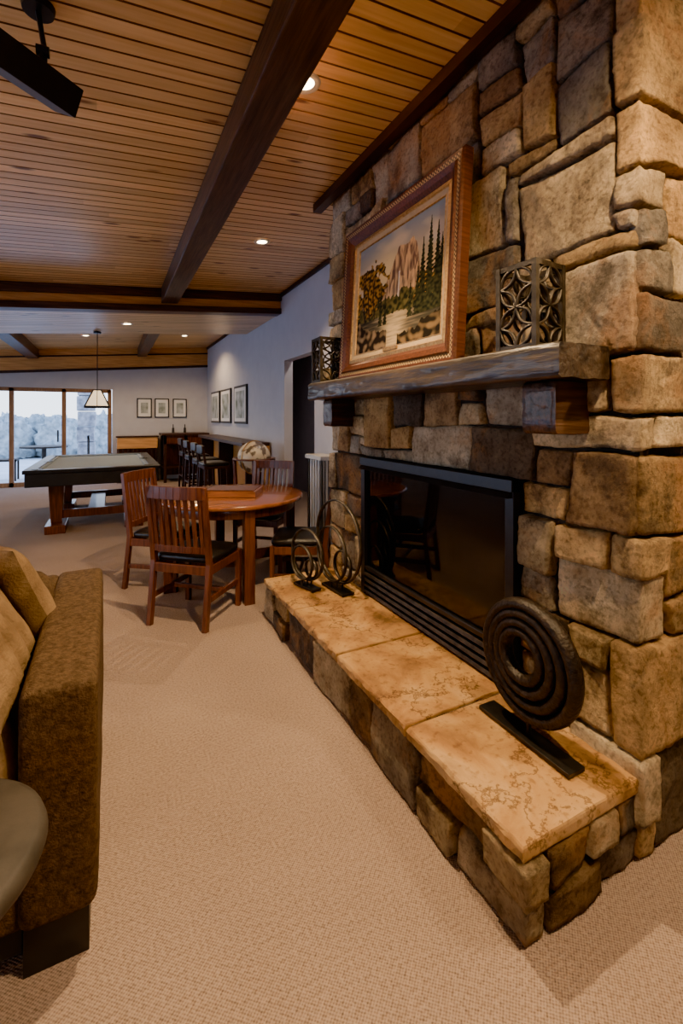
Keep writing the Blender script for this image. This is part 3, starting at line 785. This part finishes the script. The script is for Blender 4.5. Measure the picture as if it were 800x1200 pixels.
b.box(-.165-.10,-.165+.10,py0+.45,py1-.45,.18,.22,M_cherry)
b.build('pool_table',.008)
b=B(); px,py=-.17,7.4
zt=1.80; ct=cz(px-.05)-.268
b.cyl((px,py,zt),(px,py,ct),.006,.006,M_black,8)
b.cyl((px,py,ct-.025),(px,py,ct),.05,.05,M_black,16)
for k in range(4):
    a=k*PI/2+PI/4;c=a+PI/2
    r1,r2=.07,.22
    P_=[(px+r2*math.cos(a),py+r2*math.sin(a),zt-.24),(px+r2*math.cos(c),py+r2*math.sin(c),zt-.24),(px+r1*math.cos(c),py+r1*math.sin(c),zt),(px+r1*math.cos(a),py+r1*math.sin(a),zt)]
    b.add(P_,[(0,1,2,3)],M_shade)
    b.beam(P_[0],P_[3],.014,.014,M_black); b.beam(P_[0],P_[1],.014,.03,M_black); b.beam(P_[3],P_[2],.014,.014,M_black)
    b.beam((Vector(P_[0])+Vector(P_[1]))/2,(Vector(P_[2])+Vector(P_[3]))/2,.008,.008,M_black)
b.build('pendant_lamp')

# ------------------------------------------------------------ far furniture
def stool(x,y,fx,fy,h=.74,back=.24):
    b=B()
    for sx in(-1,1):
        for sy in(-1,1): b.beam((sx*.19,sy*.18,0),(sx*.16,sy*.15,h-.04),.032,.032,M_trim)
        b.beam((sx*.17,-.17,.25),(sx*.17,.17,.25),.02,.03,M_trim)
        b.beam((sx*.16,-.15,h-.04),(sx*.17,-.20,h+back+.02),.03,.03,M_trim)
    b.beam((-.17,.17,.30),(.17,.17,.30),.02,.03,M_trim); b.beam((-.17,-.17,.30),(.17,-.17,.30),.02,.03,M_trim)
    b.box(-.19,.19,-.18,.18,h-.06,h-.02,M_trim)
    b.cushion((0,0,h),(.40,.38,.08),M_leather,.3,ez=.6)
    b.cushion((0,-.19,h+back-.03),(.36,.05,.13),M_leather,.3)
    b.build('bar_stool',M=facing((x,y,0),fx,fy))
for (x,y) in ((1.38,9.2),(1.36,8.3),(1.36,7.45),(1.34,6.75)): stool(x,y,1,.05)
b=B()
b.box(1.64,XW-.03,6.3,9.9,1.0,1.05,M_trim); b.box(1.95,XW-.03,6.3,9.9,0,1.0,M_gold)
for y in (6.32,8.1,9.82): b.box(1.70,1.95,y,y+.06,0,1.0,M_trim)
b.build('wall_counter',.004)
b=B()
b.box(.98,1.98,10.45,YW-.06,1.02,1.07,M_trim)
for x in (1.02,1.45,1.88): b.box(x,x+.06,10.48,10.54,0,1.02,M_trim); b.box(x,x+.06,11.05,11.11,0,1.02,M_trim)
b.box(1.02,1.94,10.5,11.1,.30,.34,M_trim); b.box(1.02,1.94,10.48,10.52,.84,1.02,M_cherry); b.box(1.02,1.94,11.08,11.11,.1,1.02,M_cherry)
b.build('pub_table',.004)
b=B(); b.box(.12,.93,10.85,11.12,.74,.98,M_gold); b.box(.10,.95,10.83,11.14,.98,1.01,M_trim)
for i in range(9): b.box(.14+i*.094,.17+i*.094,10.87,10.9,.04,.74,M_trim)
b.box(.12,.93,11.05,11.12,0,.74,M_cherry); b.box(.12,.93,10.86,10.92,0,.06,M_trim)
b.build('sideboard',.004)
for i in range(2):
    b=B(); b.cyl((0,0,0),(0,0,.11),.03,.025,M_grey,16); b.cyl((0,0,.11),(0,0,.19),.012,.01,M_grey,12); b.build('bottle',M=Matrix.Translation((1.25+.25*i,10.8,1.072)))
b=B()
b.cushion((0,0,.89),(.42,.42,.42),M_globe,1.0,nu=40,nv=28)
b.lathe([(.222,.865),(.275,.865),(.275,.885),(.222,.885),(.222,.865)],M_cherry,40)
pts=[(.217*math.cos(t),0,.89+.217*math.sin(t)) for t in [2*PI*i/40 for i in range(40)]]
b.tube(pts,.006,M_gilt,True,8)
for k in range(4):
    a=PI/4+k*PI/2; b.beam((.20*math.cos(a),.20*math.sin(a),0),(.25*math.cos(a),.25*math.sin(a),.87),.035,.035,M_cherry)
    b.beam((.21*math.cos(a),.21*math.sin(a),.22),(0,0,.22),.022,.028,M_cherry)
b.cyl((0,0,.20),(0,0,.67),.014,.014,M_cherry,12)
b.build('floor_globe',M=Matrix.Translation((1.66,5.78,0))@Matrix.Rotation(.5,4,'Z'))
b=B(); cx0,cx1,cy0,cy1=1.86,2.04,4.10,4.46
b.box(cx0-.02,cx1,cy0-.02,cy1+.02,.98,1.02,M_white)
for i in range(6): b.box(cx0,cx0+.02,cy0+i*.066,cy0+.03+i*.066,.1,.98,M_white)
for y in(cy0,cy1-.03): b.box(cx1-.03,cx1,y,y+.03,0,.98,M_white); b.box(cx0,cx0+.03,y,y+.03,0,.98,M_white)
for i in range(2): b.box(cx0+.05+i*.05,cx0+.07+i*.05,cy0,cy0+.02,.1,.98,M_white)
b.box(cx0,cx1-.01,cy0,cy1,.10,.13,M_white); b.box(cx1-.03,cx1-.01,cy0,cy1,.1,.98,M_grey); b.build('slatted_console',.003)
def pic_far(x,z,w,h):
    b=B(); y=YW
    b.box(x-w/2,x+w/2,y-.025,y-.001,z-h/2,z+h/2,M_frameblk); b.box(x-w/2+.025,x+w/2-.025,y-.028,y-.024,z-h/2+.025,z+h/2-.025,M_mat)
    b.box(x-w/2+.08,x+w/2-.08,y-.030,y-.027,z-h/2+.1,z+h/2-.1,M_art); b.build('framed_picture')
for x in (.68,1.05,1.44): pic_far(x,1.63,.31,.44)
def pic_r(y,z,w,h):
    b=B(); x=XW
    b.box(x-.03,x-.001,y-w/2,y+w/2,z-h/2,z+h/2,M_frameblk); b.box(x-.033,x-.029,y-w/2+.05,y+w/2-.05,z-h/2+.04,z+h/2-.04,M_mat)
    b.box(x-.035,x-.032,y-w/2+.13,y+w/2-.13,z-h/2+.1,z+h/2-.1,M_art); b.build('framed_picture')
for y in (8.0,9.15,10.15): pic_r(y,1.64,.86,.68)

b=B()
Rm=Matrix.Translation((-.14,2.02,2.61))@Matrix.Rotation(math.radians(222),4,'Z')@Matrix.Rotation(math.radians(-25),4,'X')
b.box(0,1.0,-.06,.06,-.052,.052,M_black,Rm); b.box(.01,.99,-.064,-.058,-.044,.044,M_char,Rm)
for xx in (.12,.8):
    p=Rm@Vector((xx,0,.05)); t=Vector((p.x-.02,p.y+.05,cz(p.x)-.03))
    b.cyl(p,(p.x,p.y,p.z+.05),.014,.014,M_black,12); b.tube([(p.x,p.y,p.z+.05),(p.x,p.y+.03,p.z+.09),t],.009,M_black,n=8)
    b.cyl(t,(t.x,t.y,cz(t.x)-.005),.05,.055,M_black,24)
    b.cyl((p.x-.02,p.y,p.z+.05),(p.x+.02,p.y,p.z+.05),.018,.018,M_black,14)
b.build('ceiling_speaker',.004)

# ------------------------------------------------------------ exterior
b=B(); b.box(-30,30,YW+.12,45,-.2,-.08,M_snow); b.box(-40,XL-.12,-30,45,-.2,-.1,M_snow); b.box(-40,40,-30,YB-.12,-.2,-.1,M_snow); b.build('patio_ground')
b=B()
for k in range(7):
    b.box(-.82+.02*(k%2),-.36-.02*(k%3),14.2,14.7,-.08+k*.42,-.08+k*.42+.40,M_pillar)
b.build('stone_pillar',.02)
rr=random.Random(3)
b=B()
for k in range(16):
    b.cushion((-7+k*.75,21+rr.uniform(-1,1),.3+rr.uniform(0,.4)),(1.5,1.5,1.3+rr.uniform(0,.7)),M_hedge,1.0,fold=.35,nu=32,nv=20)
b.build('hedge')
b=B()
b.cyl((-1.45,13.2,.68),(-1.45,13.2,.72),.5,.5,M_grey,24); b.cyl((-1.45,13.2,-.08),(-1.45,13.2,.68),.05,.05,M_grey,12)
b.build('patio_table')
for sx in (-.75,.75):
    b=B()
    for q in(-.2,.2):
        for w in(-.2,.2): b.box(q-.02,q+.02,w-.02,w+.02,-.08,.42,M_grey)
        b.box(q-.02,q+.02,-.22,-.18,.4,.95,M_grey)
    b.box(-.22,.22,-.22,.22,.38,.43,M_grey)
    for k in range(5): b.box(-.2+k*.09,-.16+k*.09,-.21,-.19,.45,.92,M_grey)
    b.box(-.22,.22,-.22,-.18,.88,.96,M_grey)
    b.build('patio_chair',M=facing((-1.45+sx,13.2,0),-sx,0))

# ------------------------------------------------------------ lights
def can(x,y,power,off=0,ang=120,col=(1,.68,.37),blend=.6,tilt=None,zc=None,r=.02):
    z=(cz(x) if zc is None else zc)+off
    b=B(); M=Matrix.Translation((x,y,z-.001))@Matrix.Rotation(-math.atan(.08),4,'Y')
    b.lathe([(.045,-.004),(.062,-.008),(.075,-.004),(.076,.0)],M_white,28)
    b.lathe([(0,-.001),(.046,-.003)],M_glow,28)
    o=b.build('recessed_light',M=M)
    l=bpy.data.lights.new('downlight','SPOT'); l.energy=power; l.color=col; l.spot_size=math.radians(ang); l.spot_blend=blend; l.shadow_soft_size=r
    lo=bpy.data.objects.new('downlight',l); bpy.context.scene.collection.objects.link(lo)
    lo.parent=o; lo.matrix_parent_inverse=o.matrix_world.inverted()
    lo.location=(x,y,z-.03)
    if tilt: lo.rotation_euler=tilt
    return lo
can(.82,2.0,400,tilt=(math.radians(-8),math.radians(38),0),ang=145,blend=.4)
can(1.24,4.06,120)
can(1.0,.20,260,tilt=(math.radians(20),math.radians(18),0),ang=130)
can(2.4,-.5,250,tilt=(math.radians(28),0,0),ang=130)
can(-2.6,-.8,40); can(-2.6,3.6,40)
can(1.3,9.4,130,ang=150); can(-.4,9.4,110,ang=150); can(.2,6.8,50,off=-.262)
can(2.7,5.3,90,col=(1,.85,.75),ang=150)  # added hall light, fixture not in view; lifts the dark doorway
def added_uplight(x,y,power):  # added lamp outside the camera view, only there to brighten the ceiling
    b=B()
    b.lathe([(0,0),(.15,0),(.15,.015),(.05,.03),(.014,.05),(.014,1.68),(.03,1.70),(.15,1.80),(.155,1.80),(.145,1.785),(.03,1.72),(0,1.72)],M_black,32)
    b.lathe([(0,1.74),(.06,1.75),(0,1.77)],M_glow,20)
    o=b.build('added_floor_lamp',M=Matrix.Translation((x,y,0)))
    l=bpy.data.lights.new('added_ceiling_fill','SPOT'); l.energy=power; l.color=(1,.76,.48); l.spot_size=math.radians(165); l.spot_blend=.9; l.shadow_soft_size=.08
    lo=bpy.data.objects.new('added_ceiling_fill',l); bpy.context.scene.collection.objects.link(lo); lo.parent=o; lo.location=(0,0,1.82); lo.rotation_euler=(PI,0,0)
added_uplight(-2.6,2.7,210); added_uplight(-2.2,-1.0,210)

# ------------------------------------------------------------ world & camera
w=bpy.data.worlds.new('World'); bpy.context.scene.world=w; w.use_nodes=True; nt=w.node_tree
bg=nt.nodes['Background']
tc=N(nt,'ShaderNodeTexCoord'); sp=N(nt,'ShaderNodeSeparateXYZ'); L(nt,tc.outputs['Generated'],sp.inputs[0])
L(nt,ramp(nt,sp.outputs['Z'],[(0,(.80,.88,1)),(.6,(.40,.58,1))]),bg.inputs['Color']); bg.inputs['Strength'].default_value=4.4

cam=bpy.data.cameras.new('Camera'); co=bpy.data.objects.new('Camera',cam); bpy.context.scene.collection.objects.link(co)
cam.sensor_fit='HORIZONTAL'; cam.sensor_width=36; cam.lens=533/800*36; cam.shift_y=-110/800; cam.clip_start=.05
co.location=(0,0,1.4); co.rotation_euler=(PI/2,0,-math.radians(26.9))
bpy.context.scene.camera=co
try:
    bpy.context.scene.view_settings.look='AgX - Punchy'
    bpy.context.scene.view_settings.exposure=.42
except Exception as ex: print(ex)
